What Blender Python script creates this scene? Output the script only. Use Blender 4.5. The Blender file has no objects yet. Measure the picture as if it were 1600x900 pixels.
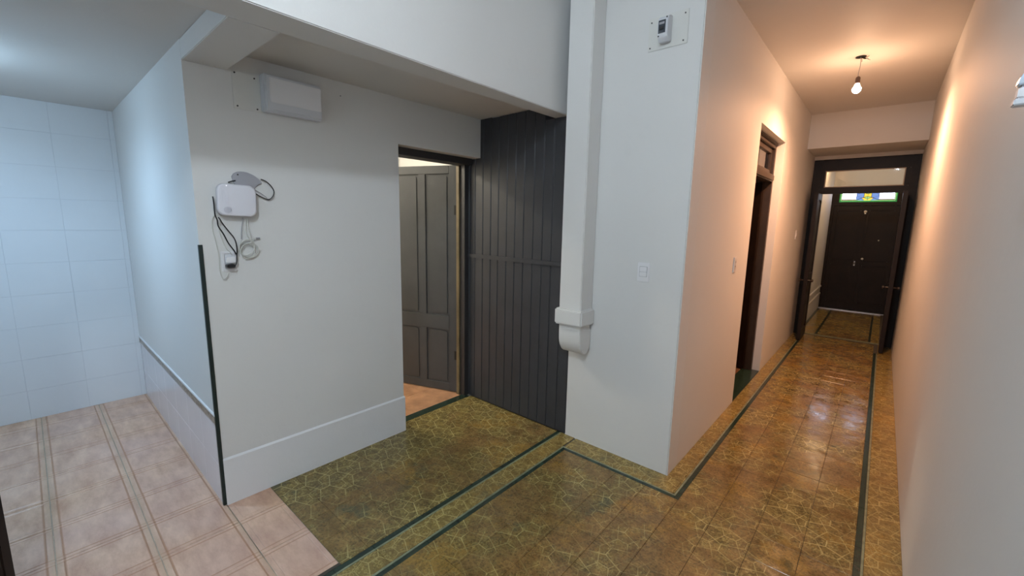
import bpy, bmesh, math, random
from mathutils import Vector, Matrix
random.seed(4)
PI = math.pi
C = bpy.context.scene.collection
S = bpy.context.scene

# ------------------------------------------------------------------ camera
H = 1.55
yaw, pitch, roll, FPX = -0.7152, -0.1576, 0.0191, 660.78
cy, sy, cp, sp, cr, sr = math.cos(yaw), math.sin(yaw), math.cos(pitch), math.sin(pitch), math.cos(roll), math.sin(roll)
fw = Vector((sy*cp, cy*cp, sp)); rt = Vector((cy, -sy, 0)); up = rt.cross(fw)
R_ = rt*cr + up*sr; U_ = -rt*sr + up*cr
cd = bpy.data.cameras.new('camera'); cam = bpy.data.objects.new('camera', cd); C.objects.link(cam)
cam.matrix_world = Matrix(((R_.x, U_.x, -fw.x, 0), (R_.y, U_.y, -fw.y, 0), (R_.z, U_.z, -fw.z, H), (0, 0, 0, 1)))
cd.sensor_fit = 'HORIZONTAL'; cd.sensor_width = 36; cd.lens = FPX*36/1600; cd.clip_start = .02
S.camera = cam

# ------------------------------------------------------------------ world, exposure
w = bpy.data.worlds.new('world'); S.world = w; w.use_nodes = True
w.node_tree.nodes['Background'].inputs[0].default_value = (.55, .65, .8, 1)
w.node_tree.nodes['Background'].inputs[1].default_value = .3
S.view_settings.view_transform = 'Standard'; S.view_settings.look = 'None'
S.view_settings.exposure = 0.13; S.view_settings.gamma = 1
S.view_settings.use_curve_mapping = False

def lamp(name, loc, power, col, radius=.05):
    l = bpy.data.lights.new(name, 'POINT'); l.energy = power; l.color = col; l.shadow_soft_size = radius
    o = bpy.data.objects.new(name, l); o.location = loc; C.objects.link(o); return o
def spot(name, loc, power, col, radius=.03):
    l = bpy.data.lights.new(name, 'SPOT'); l.energy = power; l.color = col; l.shadow_soft_size = radius
    l.spot_size = math.radians(176); l.spot_blend = 1.
    o = bpy.data.objects.new(name, l); o.location = loc; C.objects.link(o); return o
lamp('main_light', (-.30, -.40, 2.98), 70, (.77, .89, 1), .06)
spot('left_room_light', (-3.5, -.34, 2.22), 56, (.47, .72, 1), .05)
lamp('left_room_light_up', (-3.5, -.34, 2.17), 9, (.47, .74, 1), .05)
# LED bulbs throw most of their light away from the cap
spot('corridor_light', (-.306, 4.56, 2.655), 155, (1, .50, .27), .03)
lamp('corridor_light_up', (-.306, 4.56, 2.65), 4.5, (1, .50, .27), .03)
lamp('vestibule_light', (-.45, 8.6, 2.62), 14, (1, .66, .36), .035)
lamp('back_room_light', (-3.9, 1.5, 2.55), 60, (1, .9, .72), .06)
al = bpy.data.lights.new('fill_light', 'AREA'); al.shape = 'RECTANGLE'; al.size = 1.5; al.size_y = 1.5; al.energy = 12; al.color = (.74, .88, 1)  # added soft bluish fill behind the camera, no window is built there
ao = bpy.data.objects.new('fill_light', al); ao.location = (-1.0, -2.5, 1.7); ao.rotation_euler = (math.radians(90), 0, 0); C.objects.link(ao)

# ------------------------------------------------------------------ materials
def nt(name):
    m = bpy.data.materials.new(name); m.use_nodes = True
    return m, m.node_tree, m.node_tree.nodes['Principled BSDF']
def N(t, typ, **k):
    n = t.nodes.new(typ)
    for a, b in k.items(): setattr(n, a, b)
    return n
def setin(t, sock, v):
    if hasattr(v, 'links') or isinstance(v, bpy.types.NodeSocket): t.links.new(v, sock)
    else: sock.default_value = v
def M(t, op, *a, clamp=False):
    n = N(t, 'ShaderNodeMath', operation=op, use_clamp=clamp)
    for i, v in enumerate(a): setin(t, n.inputs[i], v)
    return n.outputs[0]
def MR(t, v, a, b, c=0., d=1., smooth=False):
    n = N(t, 'ShaderNodeMapRange', interpolation_type='SMOOTHSTEP' if smooth else 'LINEAR')
    setin(t, n.inputs[0], v)
    for i, x in enumerate((a, b, c, d)): setin(t, n.inputs[i+1], x)
    return n.outputs[0]
def MIX(t, f, a, b):
    n = N(t, 'ShaderNodeMix', data_type='RGBA')
    setin(t, n.inputs[0], f)
    for s, v in ((n.inputs[6], a), (n.inputs[7], b)):
        if isinstance(v, tuple): s.default_value = (*v, 1) if len(v) == 3 else v
        else: t.links.new(v, s)
    return n.outputs[2]
def POS(t): return N(t, 'ShaderNodeNewGeometry').outputs['Position']
def NOISE(t, vec, scale, detail=3, rough=.5, out='Fac'):
    n = N(t, 'ShaderNodeTexNoise'); t.links.new(vec, n.inputs['Vector'])
    n.inputs['Scale'].default_value = scale; n.inputs['Detail'].default_value = detail; n.inputs['Roughness'].default_value = rough
    return n.outputs[out]
def BUMP(t, bs, h, strength, dist):
    n = N(t, 'ShaderNodeBump'); n.inputs['Strength'].default_value = strength; n.inputs['Distance'].default_value = dist
    setin(t, n.inputs['Height'], h); t.links.new(n.outputs[0], bs.inputs['Normal'])
def basic(name, col, rough=.5, metal=0., var=.0, scale=6, bump=0., bscale=60, bdist=.002, spec=.5):
    m, t, b = nt(name); b.inputs['Roughness'].default_value = rough; b.inputs['Metallic'].default_value = metal
    b.inputs['Specular IOR Level'].default_value = spec
    p = POS(t)
    if var > 0:
        f = NOISE(t, p, scale, 4, .6)
        c = MIX(t, MR(t, f, .3, .7), tuple(x*(1-var) for x in col), tuple(min(1, x*(1+var)) for x in col))
        t.links.new(c, b.inputs['Base Color'])
    else: b.inputs['Base Color'].default_value = (*col, 1)
    if bump > 0: BUMP(t, b, NOISE(t, p, bscale, 4, .6), bump, bdist)
    return m

def wall_mat(name, col, var=.03, rough=.6):
    m, t, b = nt(name); p = POS(t)
    big = NOISE(t, p, 1.3, 3, .5); mid = NOISE(t, p, 7, 5, .65); fine = NOISE(t, p, 90, 3, .6)
    c = MIX(t, MR(t, big, .3, .7), tuple(x*(1-var) for x in col), col)
    sm = MR(t, mid, .62, .74, 0, .25)
    c = MIX(t, sm, c, tuple(x*.9 for x in col))
    t.links.new(c, b.inputs['Base Color']); b.inputs['Roughness'].default_value = rough
    b.inputs['Specular IOR Level'].default_value = .3
    h = M(t, 'ADD', M(t, 'MULTIPLY', big, 3.), M(t, 'ADD', M(t, 'MULTIPLY', mid, .8), M(t, 'MULTIPLY', fine, .1)))
    BUMP(t, b, h, .35, .006)
    return m
PAINT = wall_mat('white plaster paint', (.74, .74, .73))
PAINT2 = wall_mat('corridor plaster paint', (.74, .73, .71))
BASEP = wall_mat('baseboard paint', (.80, .81, .83), rough=.4)
CEIL = wall_mat('ceiling paint', (.72, .70, .67))
TILEP = basic('painted wall tile', (.74, .77, .80), .38, var=.02, scale=2, bump=.2, bscale=9, bdist=.004)
TILEG = basic('glossy lilac white tile', (.78, .76, .80), .12, var=.02)
GROUTW = basic('white grout', (.62, .64, .68), .8)
GROUTD = basic('dark mortar', (.06, .05, .035), .8)
GROUTP = basic('pink mortar', (.42, .36, .28), .8, var=.15, scale=20)
PLANK = basic('charcoal painted boards', (.041, .043, .050), .42, var=.12, scale=5, bump=.25, bscale=40)
DOORG = basic('grey painted door', (.066, .071, .077), .42, var=.1, scale=5, bump=.15, bscale=30)
FRAMEG = basic('dark frame paint', (.035, .034, .036), .4, var=.1, bump=.1)
WOOD = basic('dark brown varnished wood', (.014, .008, .0055), .45, var=.25, scale=7, bump=.2, bscale=25, spec=.25)
WOODL = basic('brown painted door frame', (.036, .024, .017), .4, var=.2, bump=.15)
PVC = basic('white plastic', (.80, .80, .82), .35)
PVCG = basic('grey white plastic box', (.66, .68, .72), .35)
ROUT = basic('router shell plastic', (.74, .74, .80), .4)
PLATEM = basic('cream white board', (.71, .71, .68), .45, var=.03)
GREYP = basic('grey plastic', (.36, .36, .39), .5)
BLACK = basic('black rubber', (.012, .012, .014), .4)
GUARD = basic('dark green black corner guard', (.010, .022, .020), .45)
METAL = basic('nickel metal', (.6, .57, .5), .3, 1.)
BRASS = basic('aged brass', (.55, .42, .22), .35, 1.)
ALU = basic('aluminium', (.65, .65, .66), .35, 1.)
SCREW = basic('dark screw', (.05, .05, .05), .5)
GREEN = basic('dark green cement tile', (.020, .040, .028), .2, var=.4, scale=14)
PALE = basic('pale green cement line', (.22, .24, .15), .22, var=.25, scale=18)
COILW = basic('off white cable', (.62, .62, .58), .45)

def glass_mat(name, tint=(1, 1, 1), refl=.10):
    m, t, b = nt(name); t.nodes.remove(b)
    tr = N(t, 'ShaderNodeBsdfTransparent'); tr.inputs[0].default_value = (*tint, 1)
    gl = N(t, 'ShaderNodeBsdfGlossy'); gl.inputs['Roughness'].default_value = .02
    lw = N(t, 'ShaderNodeFresnel'); lw.inputs[0].default_value = 1.5
    mx = N(t, 'ShaderNodeMixShader'); t.links.new(lw.outputs[0], mx.inputs[0])
    t.links.new(tr.outputs[0], mx.inputs[1]); t.links.new(gl.outputs[0], mx.inputs[2])
    t.links.new(mx.outputs[0], t.nodes['Material Output'].inputs[0]); return m
GLASS = glass_mat('clear glass', (.95, .96, .95))
def emis(name, col, s):
    m, t, b = nt(name); b.inputs['Base Color'].default_value = (*col, 1)
    b.inputs['Emission Color'].default_value = (*col, 1); b.inputs['Emission Strength'].default_value = s; return m
def bulb_mat(name, col, s_):
    m, t, b = nt(name); t.nodes.remove(b)
    tr = N(t, 'ShaderNodeBsdfTransparent'); em = N(t, 'ShaderNodeEmission'); em.inputs[0].default_value = (*col, 1); em.inputs[1].default_value = s_
    ad = N(t, 'ShaderNodeAddShader'); t.links.new(tr.outputs[0], ad.inputs[0]); t.links.new(em.outputs[0], ad.inputs[1])
    t.links.new(ad.outputs[0], t.nodes['Material Output'].inputs[0]); return m
BULB = bulb_mat('lit bulb', (1, .86, .62), 25)
BULBC = bulb_mat('lit cool bulb', (.85, .95, 1), 12)
SG_W = emis('daylit white glass', (.74, .78, 1), 7); SG_G = emis('daylit green glass', (.03, .30, .07), .55)
SG_B = emis('daylit blue glass', (.16, .32, .85), .6); SG_Y = emis('daylit yellow glass', (.85, .65, .08), .8)
SG_LG = emis('daylit pale green glass', (.30, .62, .25), .6); SG_R = emis('daylit plum glass', (.25, .05, .12), .3)
LEDM = emis('white indicator', (1, 1, 1), 3)

def cement(name, warm=0., dense=0.):
    m, t, b = nt(name); p = POS(t)
    wp = N(t, 'ShaderNodeVectorMath', operation='ADD'); t.links.new(p, wp.inputs[0])
    nz = N(t, 'ShaderNodeVectorMath', operation='SCALE'); t.links.new(NOISE(t, p, 9, 2, .5, 'Color'), nz.inputs[0]); nz.inputs[3].default_value = .005
    t.links.new(nz.outputs[0], wp.inputs[1])
    s = N(t, 'ShaderNodeSeparateXYZ'); t.links.new(wp.outputs[0], s.inputs[0]); x, y = s.outputs[0], s.outputs[1]
    PT = .1944
    def hexd(a, bb, oa, ob):
        X = M(t, 'DIVIDE', M(t, 'SUBTRACT', a, oa), PT); Y = M(t, 'MULTIPLY', M(t, 'DIVIDE', M(t, 'SUBTRACT', bb, ob), PT), 2.)
        j = M(t, 'FLOOR', Y); par = M(t, 'MULTIPLY', M(t, 'FLOORED_MODULO', j, 2.), .5)
        v = M(t, 'MULTIPLY', M(t, 'SUBTRACT', Y, j), .5)
        tt = M(t, 'MULTIPLY', M(t, 'ABSOLUTE', M(t, 'SUBTRACT', M(t, 'FRACT', M(t, 'ADD', M(t, 'ADD', X, par), .5)), .5)), 2.)
        zig = M(t, 'MULTIPLY', M(t, 'ABSOLUTE', M(t, 'SUBTRACT', v, M(t, 'MULTIPLY', tt, .224))), .91)
        bar = M(t, 'ADD', M(t, 'MULTIPLY', M(t, 'SUBTRACT', 1., tt), .5), M(t, 'MULTIPLY', M(t, 'LESS_THAN', v, .224), 10.))
        return M(t, 'MINIMUM', zig, bar)
    d1 = hexd(x, y, -2.269, .830)
    d2 = hexd(y, x, .905, -2.22)
    l1 = MR(t, d1, .006, .017, 1, 0); l2 = MR(t, d2, .005, .014, .8, 0)
    vo = N(t, 'ShaderNodeTexVoronoi', feature='DISTANCE_TO_EDGE'); t.links.new(p, vo.inputs['Vector']); vo.inputs['Scale'].default_value = 62
    l3 = M(t, 'MULTIPLY', MR(t, vo.outputs['Distance'], .04, .11, 1, 0), MR(t, NOISE(t, p, 26, 2), .46, .58, 0, .35+dense*.4))
    nL = NOISE(t, p, 2.6, 5, .6); nM = NOISE(t, p, 11, 4, .65); nF = NOISE(t, p, 120, 3, .7)
    lw_ = MR(t, s.outputs[0], -2.0, -2.45, 0, .16, True)   # less trodden along the wall
    wear = MR(t, M(t, 'ADD', nL, lw_), .42, .60, .14 + dense*.6, 1., True)
    lines = M(t, 'MULTIPLY', M(t, 'MAXIMUM', M(t, 'MAXIMUM', l1, l2), l3), M(t, 'MULTIPLY', wear, MR(t, nM, .3, .6, .45, 1)))
    brown = MIX(t, MR(t, nM, .35, .65), (.175, .100, .033), (.29, .175, .062))
    olive = MIX(t, MR(t, nM, .35, .65), (.145, .105, .034), (.265, .190, .055))
    base = MIX(t, wear, brown, olive)
    gold = MR(t, NOISE(t, p, 3.1, 4, .6), .54, .64, 0, .7); base = MIX(t, gold, base, (.33, .195, .040))
    sp = N(t, 'ShaderNodeTexVoronoi'); t.links.new(p, sp.inputs['Vector']); sp.inputs['Scale'].default_value = 110
    sc_ = N(t, 'ShaderNodeSeparateColor'); t.links.new(sp.outputs['Color'], sc_.inputs[0])
    base = MIX(t, MR(t, sc_.outputs[0], .45, 1., 0, .5), base, (.045, .040, .018))
    base = MIX(t, M(t, 'MULTIPLY', MR(t, sc_.outputs[1], .8, 1., 0, .7), wear), base, (.40, .33, .12))
    base = MIX(t, MR(t, nF, .35, .5, .4, 0), base, (.040, .038, .020))
    gp = MR(t, NOISE(t, p, 4.3, 3, .6), .62, .70, 0, .55)
    base = MIX(t, gp, base, (.055, .075, .045))
    wp2 = MR(t, NOISE(t, p, 15, 4, .75), .68, .73, 0, .7)
    base = MIX(t, wp2, base, (.26, .22, .17))
    c = MIX(t, M(t, 'MULTIPLY', lines, .85), base, (.60, .50, .20))
    if warm: c = MIX(t, warm, c, (.40, .27, .07))
    t.links.new(c, b.inputs['Base Color'])
    rg = MR(t, nM, .3, .7, .07, .26); t.links.new(rg, b.inputs['Roughness'])
    b.inputs['Specular IOR Level'].default_value = .55
    BUMP(t, b, M(t, 'ADD', M(t, 'MULTIPLY', NOISE(t, p, 5, 2), 2.), M(t, 'MULTIPLY', nF, .05)), .35, .004)
    return m
CEM = cement('old patterned cement tile'); CEMB = cement('patterned border cement tile', .16, .7)

def pink():
    m, t, b = nt('pink stone look tile'); p = POS(t)
    mp = N(t, 'ShaderNodeMapping'); t.links.new(p, mp.inputs[0]); mp.inputs['Scale'].default_value = (1, 2.6, 1)
    n1 = NOISE(t, mp.outputs[0], 5, 6, .65); n2 = NOISE(t, p, 1.7, 3); n3 = NOISE(t, p, 45, 3, .7)
    c = MIX(t, MR(t, n1, .35, .68), (.50, .285, .180), (.78, .53, .37))
    c = MIX(t, MR(t, n2, .35, .65, 0, .35), c, (.62, .44, .42))
    c = MIX(t, MR(t, n3, .62, .72, 0, .35), c, (.60, .42, .28))
    tc = N(t, 'ShaderNodeTexCoord'); sx = N(t, 'ShaderNodeSeparateXYZ'); t.links.new(tc.outputs['Object'], sx.inputs[0])
    a = M(t, 'ABSOLUTE', sx.outputs[0]); bb = M(t, 'ABSOLUTE', sx.outputs[1])
    e = bb
    ed = MR(t, M(t, 'ABSOLUTE', M(t, 'SUBTRACT', e, .131)), .0015, .006, .85, 0)
    c = MIX(t, ed, c, (.42, .21, .11)); ex = MR(t, M(t, 'ABSOLUTE', M(t, 'SUBTRACT', a, .131)), .001, .006, .6, 0); c = MIX(t, ex, c, (.42, .21, .11))
    rim = MR(t, e, .133, .148, 0, .4)
    c = MIX(t, rim, c, (.50, .36, .23))
    t.links.new(c, b.inputs['Base Color']); b.inputs['Roughness'].default_value = .34
    BUMP(t, b, n1, .35, .004); return m
PINK = pink()
ORANGE = basic('orange stone look tile', (.50, .27, .15), .35, var=.25, scale=9)
def mosaic():
    m, t, b = nt('mosaic listello'); p = POS(t)
    vo = N(t, 'ShaderNodeTexVoronoi', distance='CHEBYCHEV'); t.links.new(p, vo.inputs['Vector']); vo.inputs['Scale'].default_value = 70
    sx = N(t, 'ShaderNodeSeparateColor'); t.links.new(vo.outputs['Color'], sx.inputs[0])
    c = MIX(t, sx.outputs[0], (.14, .10, .07), (.42, .36, .29)); t.links.new(c, b.inputs['Base Color']); b.inputs['Roughness'].default_value = .3
    return m
MOSA = mosaic()

# ------------------------------------------------------------------ helpers
def add_box(bm, x0, x1, y0, y1, z0, z1):
    v = [bm.verts.new(q) for q in ((x0,y0,z0),(x1,y0,z0),(x1,y1,z0),(x0,y1,z0),(x0,y0,z1),(x1,y0,z1),(x1,y1,z1),(x0,y1,z1))]
    for f in ((0,3,2,1),(4,5,6,7),(0,1,5,4),(1,2,6,5),(2,3,7,6),(3,0,4,7)): bm.faces.new([v[i] for i in f])
def add_prism(bm, pts, a, b, axis):
    """pts: 2-D outline in the other two axes (cyclic order x,y,z without axis)."""
    def mk(p, h):
        q = list(p); q.insert(axis, h); return q
    A = [bm.verts.new(mk(p, a)) for p in pts]; B = [bm.verts.new(mk(p, b)) for p in pts]
    bm.faces.new(A); bm.faces.new(B[::-1]); n = len(pts)
    for i in range(n): bm.faces.new((A[i], A[(i+1) % n], B[(i+1) % n], B[i]))
def add_cyl(bm, c, r, h, axis=2, n=20, r2=None):
    r2 = r if r2 is None else r2
    pa = [(r*math.cos(2*PI*i/n), r*math.sin(2*PI*i/n)) for i in range(n)]
    def mk(p, hh, k):
        q = [p[0]*k, p[1]*k]; q.insert(axis, hh); return Vector(q) + Vector(c)
    A = [bm.verts.new(mk(p, 0, 1)) for p in pa]; B = [bm.verts.new(mk(p, h, r2/r)) for p in pa]
    bm.faces.new(A); bm.faces.new(B[::-1])
    for i in range(n): bm.faces.new((A[i], A[(i+1) % n], B[(i+1) % n], B[i]))
def add_lathe(bm, prof, c, axis=2, n=20, M4=None):
    rings = []
    for r, h in prof:
        ring = []
        for i in range(n):
            q = [max(r, 1e-4)*math.cos(2*PI*i/n), max(r, 1e-4)*math.sin(2*PI*i/n)]; q.insert(axis, h)
            v = Vector(q)
            if M4: v = M4 @ v
            ring.append(bm.verts.new(v + Vector(c)))
        rings.append(ring)
    for a, b in zip(rings, rings[1:]):
        for i in range(n): bm.faces.new((a[i], a[(i+1) % n], b[(i+1) % n], b[i]))
    bm.faces.new(rings[0]); bm.faces.new(rings[-1][::-1])
def smooth_path(pts, k=6):
    pts = [Vector(p) for p in pts]; out = []
    for i in range(len(pts)-1):
        p0, p1, p2, p3 = pts[max(i-1, 0)], pts[i], pts[i+1], pts[min(i+2, len(pts)-1)]
        for j in range(k):
            u = j/k
            out.append(.5*((2*p1)+(-p0+p2)*u+(2*p0-5*p1+4*p2-p3)*u*u+(-p0+3*p1-3*p2+p3)*u**3))
    out.append(pts[-1]); return out
def add_tube(bm, pts, r, n=8, sm=True):
    P = smooth_path(pts) if sm else [Vector(p) for p in pts]
    rings = []; nrm = None
    for i, p in enumerate(P):
        d = (P[min(i+1, len(P)-1)] - P[max(i-1, 0)]).normalized()
        if nrm is None: nrm = d.orthogonal().normalized()
        nrm = (nrm - d*nrm.dot(d)).normalized(); b = d.cross(nrm)
        rings.append([bm.verts.new(p + (nrm*math.cos(2*PI*k/n) + b*math.sin(2*PI*k/n))*r) for k in range(n)])
    for a, b in zip(rings, rings[1:]):
        for i in range(n): bm.faces.new((a[i], a[(i+1) % n], b[(i+1) % n], b[i]))
    bm.faces.new(rings[0]); bm.faces.new(rings[-1][::-1])
def obj(name, bm, mat, parent=None, bevel=0., seg=2, smooth=False, loc=None):
    bmesh.ops.recalc_face_normals(bm, faces=bm.faces)
    if bevel > 0:
        bmesh.ops.bevel(bm, geom=list(bm.edges), offset=bevel, segments=seg, affect='EDGES', clamp_overlap=True)
    me = bpy.data.meshes.new(name); bm.to_mesh(me); bm.free(); me.materials.append(mat)
    if smooth:
        for p in me.polygons: p.use_smooth = True
        try: me.set_sharp_from_angle(angle=math.radians(40))
        except Exception: pass
    o = bpy.data.objects.new(name, me); C.objects.link(o)
    if parent: o.parent = parent
    if loc: o.location = loc
    return o
def box(name, x0, x1, y0, y1, z0, z1, mat, parent=None, bevel=0., seg=2):
    bm = bmesh.new(); add_box(bm, x0, x1, y0, y1, z0, z1); return obj(name, bm, mat, parent, bevel, seg)
def boxes(name, L, mat, parent=None, bevel=0.):
    bm = bmesh.new()
    for b in L: add_box(bm, *b)
    return obj(name, bm, mat, parent, bevel)
def struct(o): o['kind'] = 'structure'; return o
def empty(name, loc=(0,0,0), rz=0.):
    o = bpy.data.objects.new(name, None); C.objects.link(o); o.location = loc; o.rotation_euler = (0,0,rz); o.empty_display_size = .1; return o
def tag(o, label, cat, group=None):
    o['label'] = label; o['category'] = cat
    if group: o['group'] = group
    return o
def sempty(name, loc=(0,0,0)): return struct(empty(name, loc))

# ------------------------------------------------------------------ planes of the place
XW, YT, XA, Y1, YP = -4.68, .557, -2.514, 1.707, 2.4765
XPL, XL, XR = -1.609, -.842, .244
ZS, ZI, ZM, ZK = 2.249, 2.338, 3.20, 2.90
YB = -2.6

# ------------------------------------------------------------------ walls and ceilings
wall_right = struct(box('wall_right', XR, XR+.15, YB, 10.2, -.1, ZM, PAINT2))
wall_left = sempty('wall_left', (XW, 0, 0))
box('plaster', -.15, -.0025, YB, YT+.02, -.1, ZI+.05, GROUTW, wall_left)
# corner wall with tiled dado (towards the left room) and the router wall
bm = bmesh.new(); add_box(bm, XW-.1, XA, YT, YT+.13, .52, ZI); add_box(bm, XW-.1, XA, YT+.008, YT+.13, -.05, .52)
wall_tiled = struct(obj('wall_tiled', bm, PAINT))
bm = bmesh.new()
add_box(bm, XA-.13, XA, YT+.13, Y1, -.05, ZI); add_box(bm, XA-.13, XA, Y1, YP+.1, 2.042, ZI)
wall_inner = struct(obj('wall_inner', bm, PAINT))
# pillar face and corridor left wall with its door opening
YD0, YD1, ZD = 3.98, 5.06, 2.365
bm = bmesh.new(); add_box(bm, XPL, XL, YP, YP+.16, -.05, ZM)
wall_pillar = struct(obj('wall_pillar', bm, PAINT, bevel=.006))
bm = bmesh.new()
add_box(bm, XL-.16, XL, YP+.155, YD0, -.05, ZM); add_box(bm, XL-.16, XL, YD0, YD1, ZD, ZM); add_box(bm, XL-.16, XL, YD1, 7.42, -.05, ZM)
wall_corridor = struct(obj('wall_corridor', bm, PAINT2))
# upper wall over the beam (tapered a little, as old walls are)
bm = bmesh.new(); add_prism(bm, [(-1.676, YB), (-1.676, YP), (-1.79, YP), (-1.853, YT), (-1.895, YB)], ZS, ZM, 2)
wall_upper = struct(obj('wall_upper', bm, PAINT, bevel=.004))
bm = bmesh.new(); add_prism(bm, [(XA, YT), (-1.852, YT), (-1.847, .735), (XA, .735)], ZS, ZI, 2)
struct(obj('trim_1', bm, PAINT, bevel=.003))
struct(boxes('ceiling_left', [(XW-.1, -1.78, YB, YT+.13, ZI, ZI+.12), (XA-.13, -1.78, YT+.13, YP+.02, ZI, ZI+.12)], CEIL))
struct(box('ceiling_main', -1.70, XR+.1, YB, YP+.1, ZM, ZM+.1, CEIL))
struct(box('ceiling_corridor', XL-.1, XR+.1, YP+.01, 6.52, ZK, ZK+.25, CEIL))
# lintel before the glazed door, vestibule
struct(box('trim_2', XL-.02, XR+.02, 6.515, 7.42, 2.497, ZM, PAINT2))
struct(box('trim_3', XL, XR, 7.28, 7.42, 2.45, 2.497, PAINT2))
struct(box('ceiling_vestibule', XL-.3, XR+.1, 7.42, 10.2, 2.80, 2.9, CEIL))
vw = struct(box('wall_vestibule', XL-.2, -.81, 7.42, 10.1, -.05, 2.8, PAINT2))
struct(box('wall_end', XL-.1, XR+.1, 10.06, 10.2, -.1, 2.9, PAINT2))
struct(box('wall_back', XW-.1, XR+.1, YB-.1, YB, -.1, ZM, PAINT))
# back room behind the grey door
bm = bmesh.new(); add_box(bm, XW-.15, XW, YT+.1, 3.3, -.1, 2.9); add_box(bm, XW, XA-.13, 3.2, 3.3, -.1, 2.9)
add_box(bm, XA-.13, XA-.05, YP+.12, 3.2, -.1, 2.9); add_box(bm, XW, XA-.13, YT+.1, YT+.14, ZI, 2.9); add_box(bm, XA-.13, XA-.1, YT, YP+.14, ZI+.12, 2.9)
struct(obj('wall_back_room', bm, PAINT))
struct(box('ceiling_back_room', XW, XA-.05, YT+.1, 3.2, 2.85, 2.95, CEIL))
# dark side room behind the corridor door
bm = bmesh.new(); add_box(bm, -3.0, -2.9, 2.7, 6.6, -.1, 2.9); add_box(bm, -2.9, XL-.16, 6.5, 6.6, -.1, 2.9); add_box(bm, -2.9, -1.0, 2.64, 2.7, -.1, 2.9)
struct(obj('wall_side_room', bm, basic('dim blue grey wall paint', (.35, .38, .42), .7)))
struct(box('ceiling_side_room', -3.0, XL-.16, 2.7, 6.6, 2.85, 2.95, CEIL))

# baseboards
bm = bmesh.new(); add_prism(bm, [(XA-.002, 0), (XA+.012, 0), (XA+.012, .258), (XA-.002, .268)][::1], YT+.012, Y1+.004, 1)
struct(obj('baseboard_inner', bm, BASEP))

# ------------------------------------------------------------------ painted tiles on the left wall
def tile_mesh(name, dx, dy, dz, bev, mat, seg=1):
    bm = bmesh.new(); add_box(bm, -dx/2, dx/2, -dy/2, dy/2, -dz, 0)
    bmesh.ops.bevel(bm, geom=[e for e in bm.edges if all(v.co.z > -dz/2 for v in e.verts)], offset=bev, segments=seg, affect='EDGES')
    me = bpy.data.meshes.new(name); bm.to_mesh(me); bm.free(); me.materials.append(mat); return me
cache = {}
def put_tile(parent, dx, dy, dz, mat, loc, rot=(0,0,0), bev=.0012, name='tile'):
    k = (round(dx, 4), round(dy, 4), dz, mat.name, bev)
    if k not in cache: cache[k] = tile_mesh(name, dx, dy, dz, bev, mat)
    o = bpy.data.objects.new(name, cache[k]); C.objects.link(o); o.parent = parent
    o.location = Vector(loc) - parent.location; o.rotation_euler = rot; return o
zr = [0, .225, .465, .705, .942, 1.178, 1.415, 1.645, 1.88, 2.12, ZI]
yr = [YT, .525, .205, -.11, -.425, -.74, -1.055]
for a, b in zip(zr, zr[1:]):
    for c, d in zip(yr[1:], yr):
        g = .0012
        put_tile(wall_left, b-a-g, d-c-g, .006, TILEP, (XW+random.uniform(-.0006, .0006), (c+d)/2, (a+b)/2), (random.uniform(-.0012, .0012), PI/2, random.uniform(-.0012, .0012)), .0007)
# dado tiles on the tiled wall, listello and cap
dado = sempty('trim_4', (XW, YT, 0))
xs = [XA]; 
while xs[-1] > XW: xs.append(max(xs[-1]-.32, XW))
for a, b in ((0, .225), (.225, .465)):
    for x1, x0 in zip(xs, xs[1:]):
        put_tile(dado, x1-x0-.0012, b-a-.0012, .008, TILEG, ((x0+x1)/2, YT, (a+b)/2), (PI/2, 0, 0), .0006)
box('listello', 0, XA-XW-.004, -.006, .008, .466, .508, MOSA, dado, .002)
box('dado_cap', 0, XA-XW-.004, -.007, .008, .509, .522, PVC, dado, .002)

# ------------------------------------------------------------------ floors
GX = [-1.4838 + k*(1.5552/8) for k in range(9)]          # field columns
PY = .1944; Y0F = 2.289
floor = sempty('floor', (0, 0, 0))
boxes('mortar_bed', [(-1.69, XR, YB, YP+.02, -.06, -.0045), (XL-.4, XR, YP+.02, 7.42, -.06, -.0045), (-2.62, -1.69, .785, YP+.1, -.06, -.0045)], GROUTD, floor)
def ct(x0, x1, y0, y1, mat=CEM, name='tile', g=.0016):
    put_tile(floor, x1-x0-g, y1-y0-g, .006, mat, ((x0+x1)/2, (y0+y1)/2, random.uniform(-.0005, .0003)), (random.uniform(-.0018, .0018), random.uniform(-.0018, .0018), 0), .0008, name)
for k in range(15):
    y1 = Y0F - k*PY
    for a, b in zip(GX, GX[1:]): ct(a, b, y1-PY, y1)
for k in range(26):
    y0 = Y0F + k*PY
    for a, b in zip(GX[4:], GX[5:]): ct(a, b, y0, y0+PY)
LX = [-1.675 - k*PY for k in range(5)] + [-2.617]
ys = [YP - k*PY for k in range(9)] + [.785]
for y1, y0 in zip(ys, ys[1:]):
    if y1 - y0 < .01: continue
    for a, b in zip(LX[1:], LX): ct(a, b, y0, y1)
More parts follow.
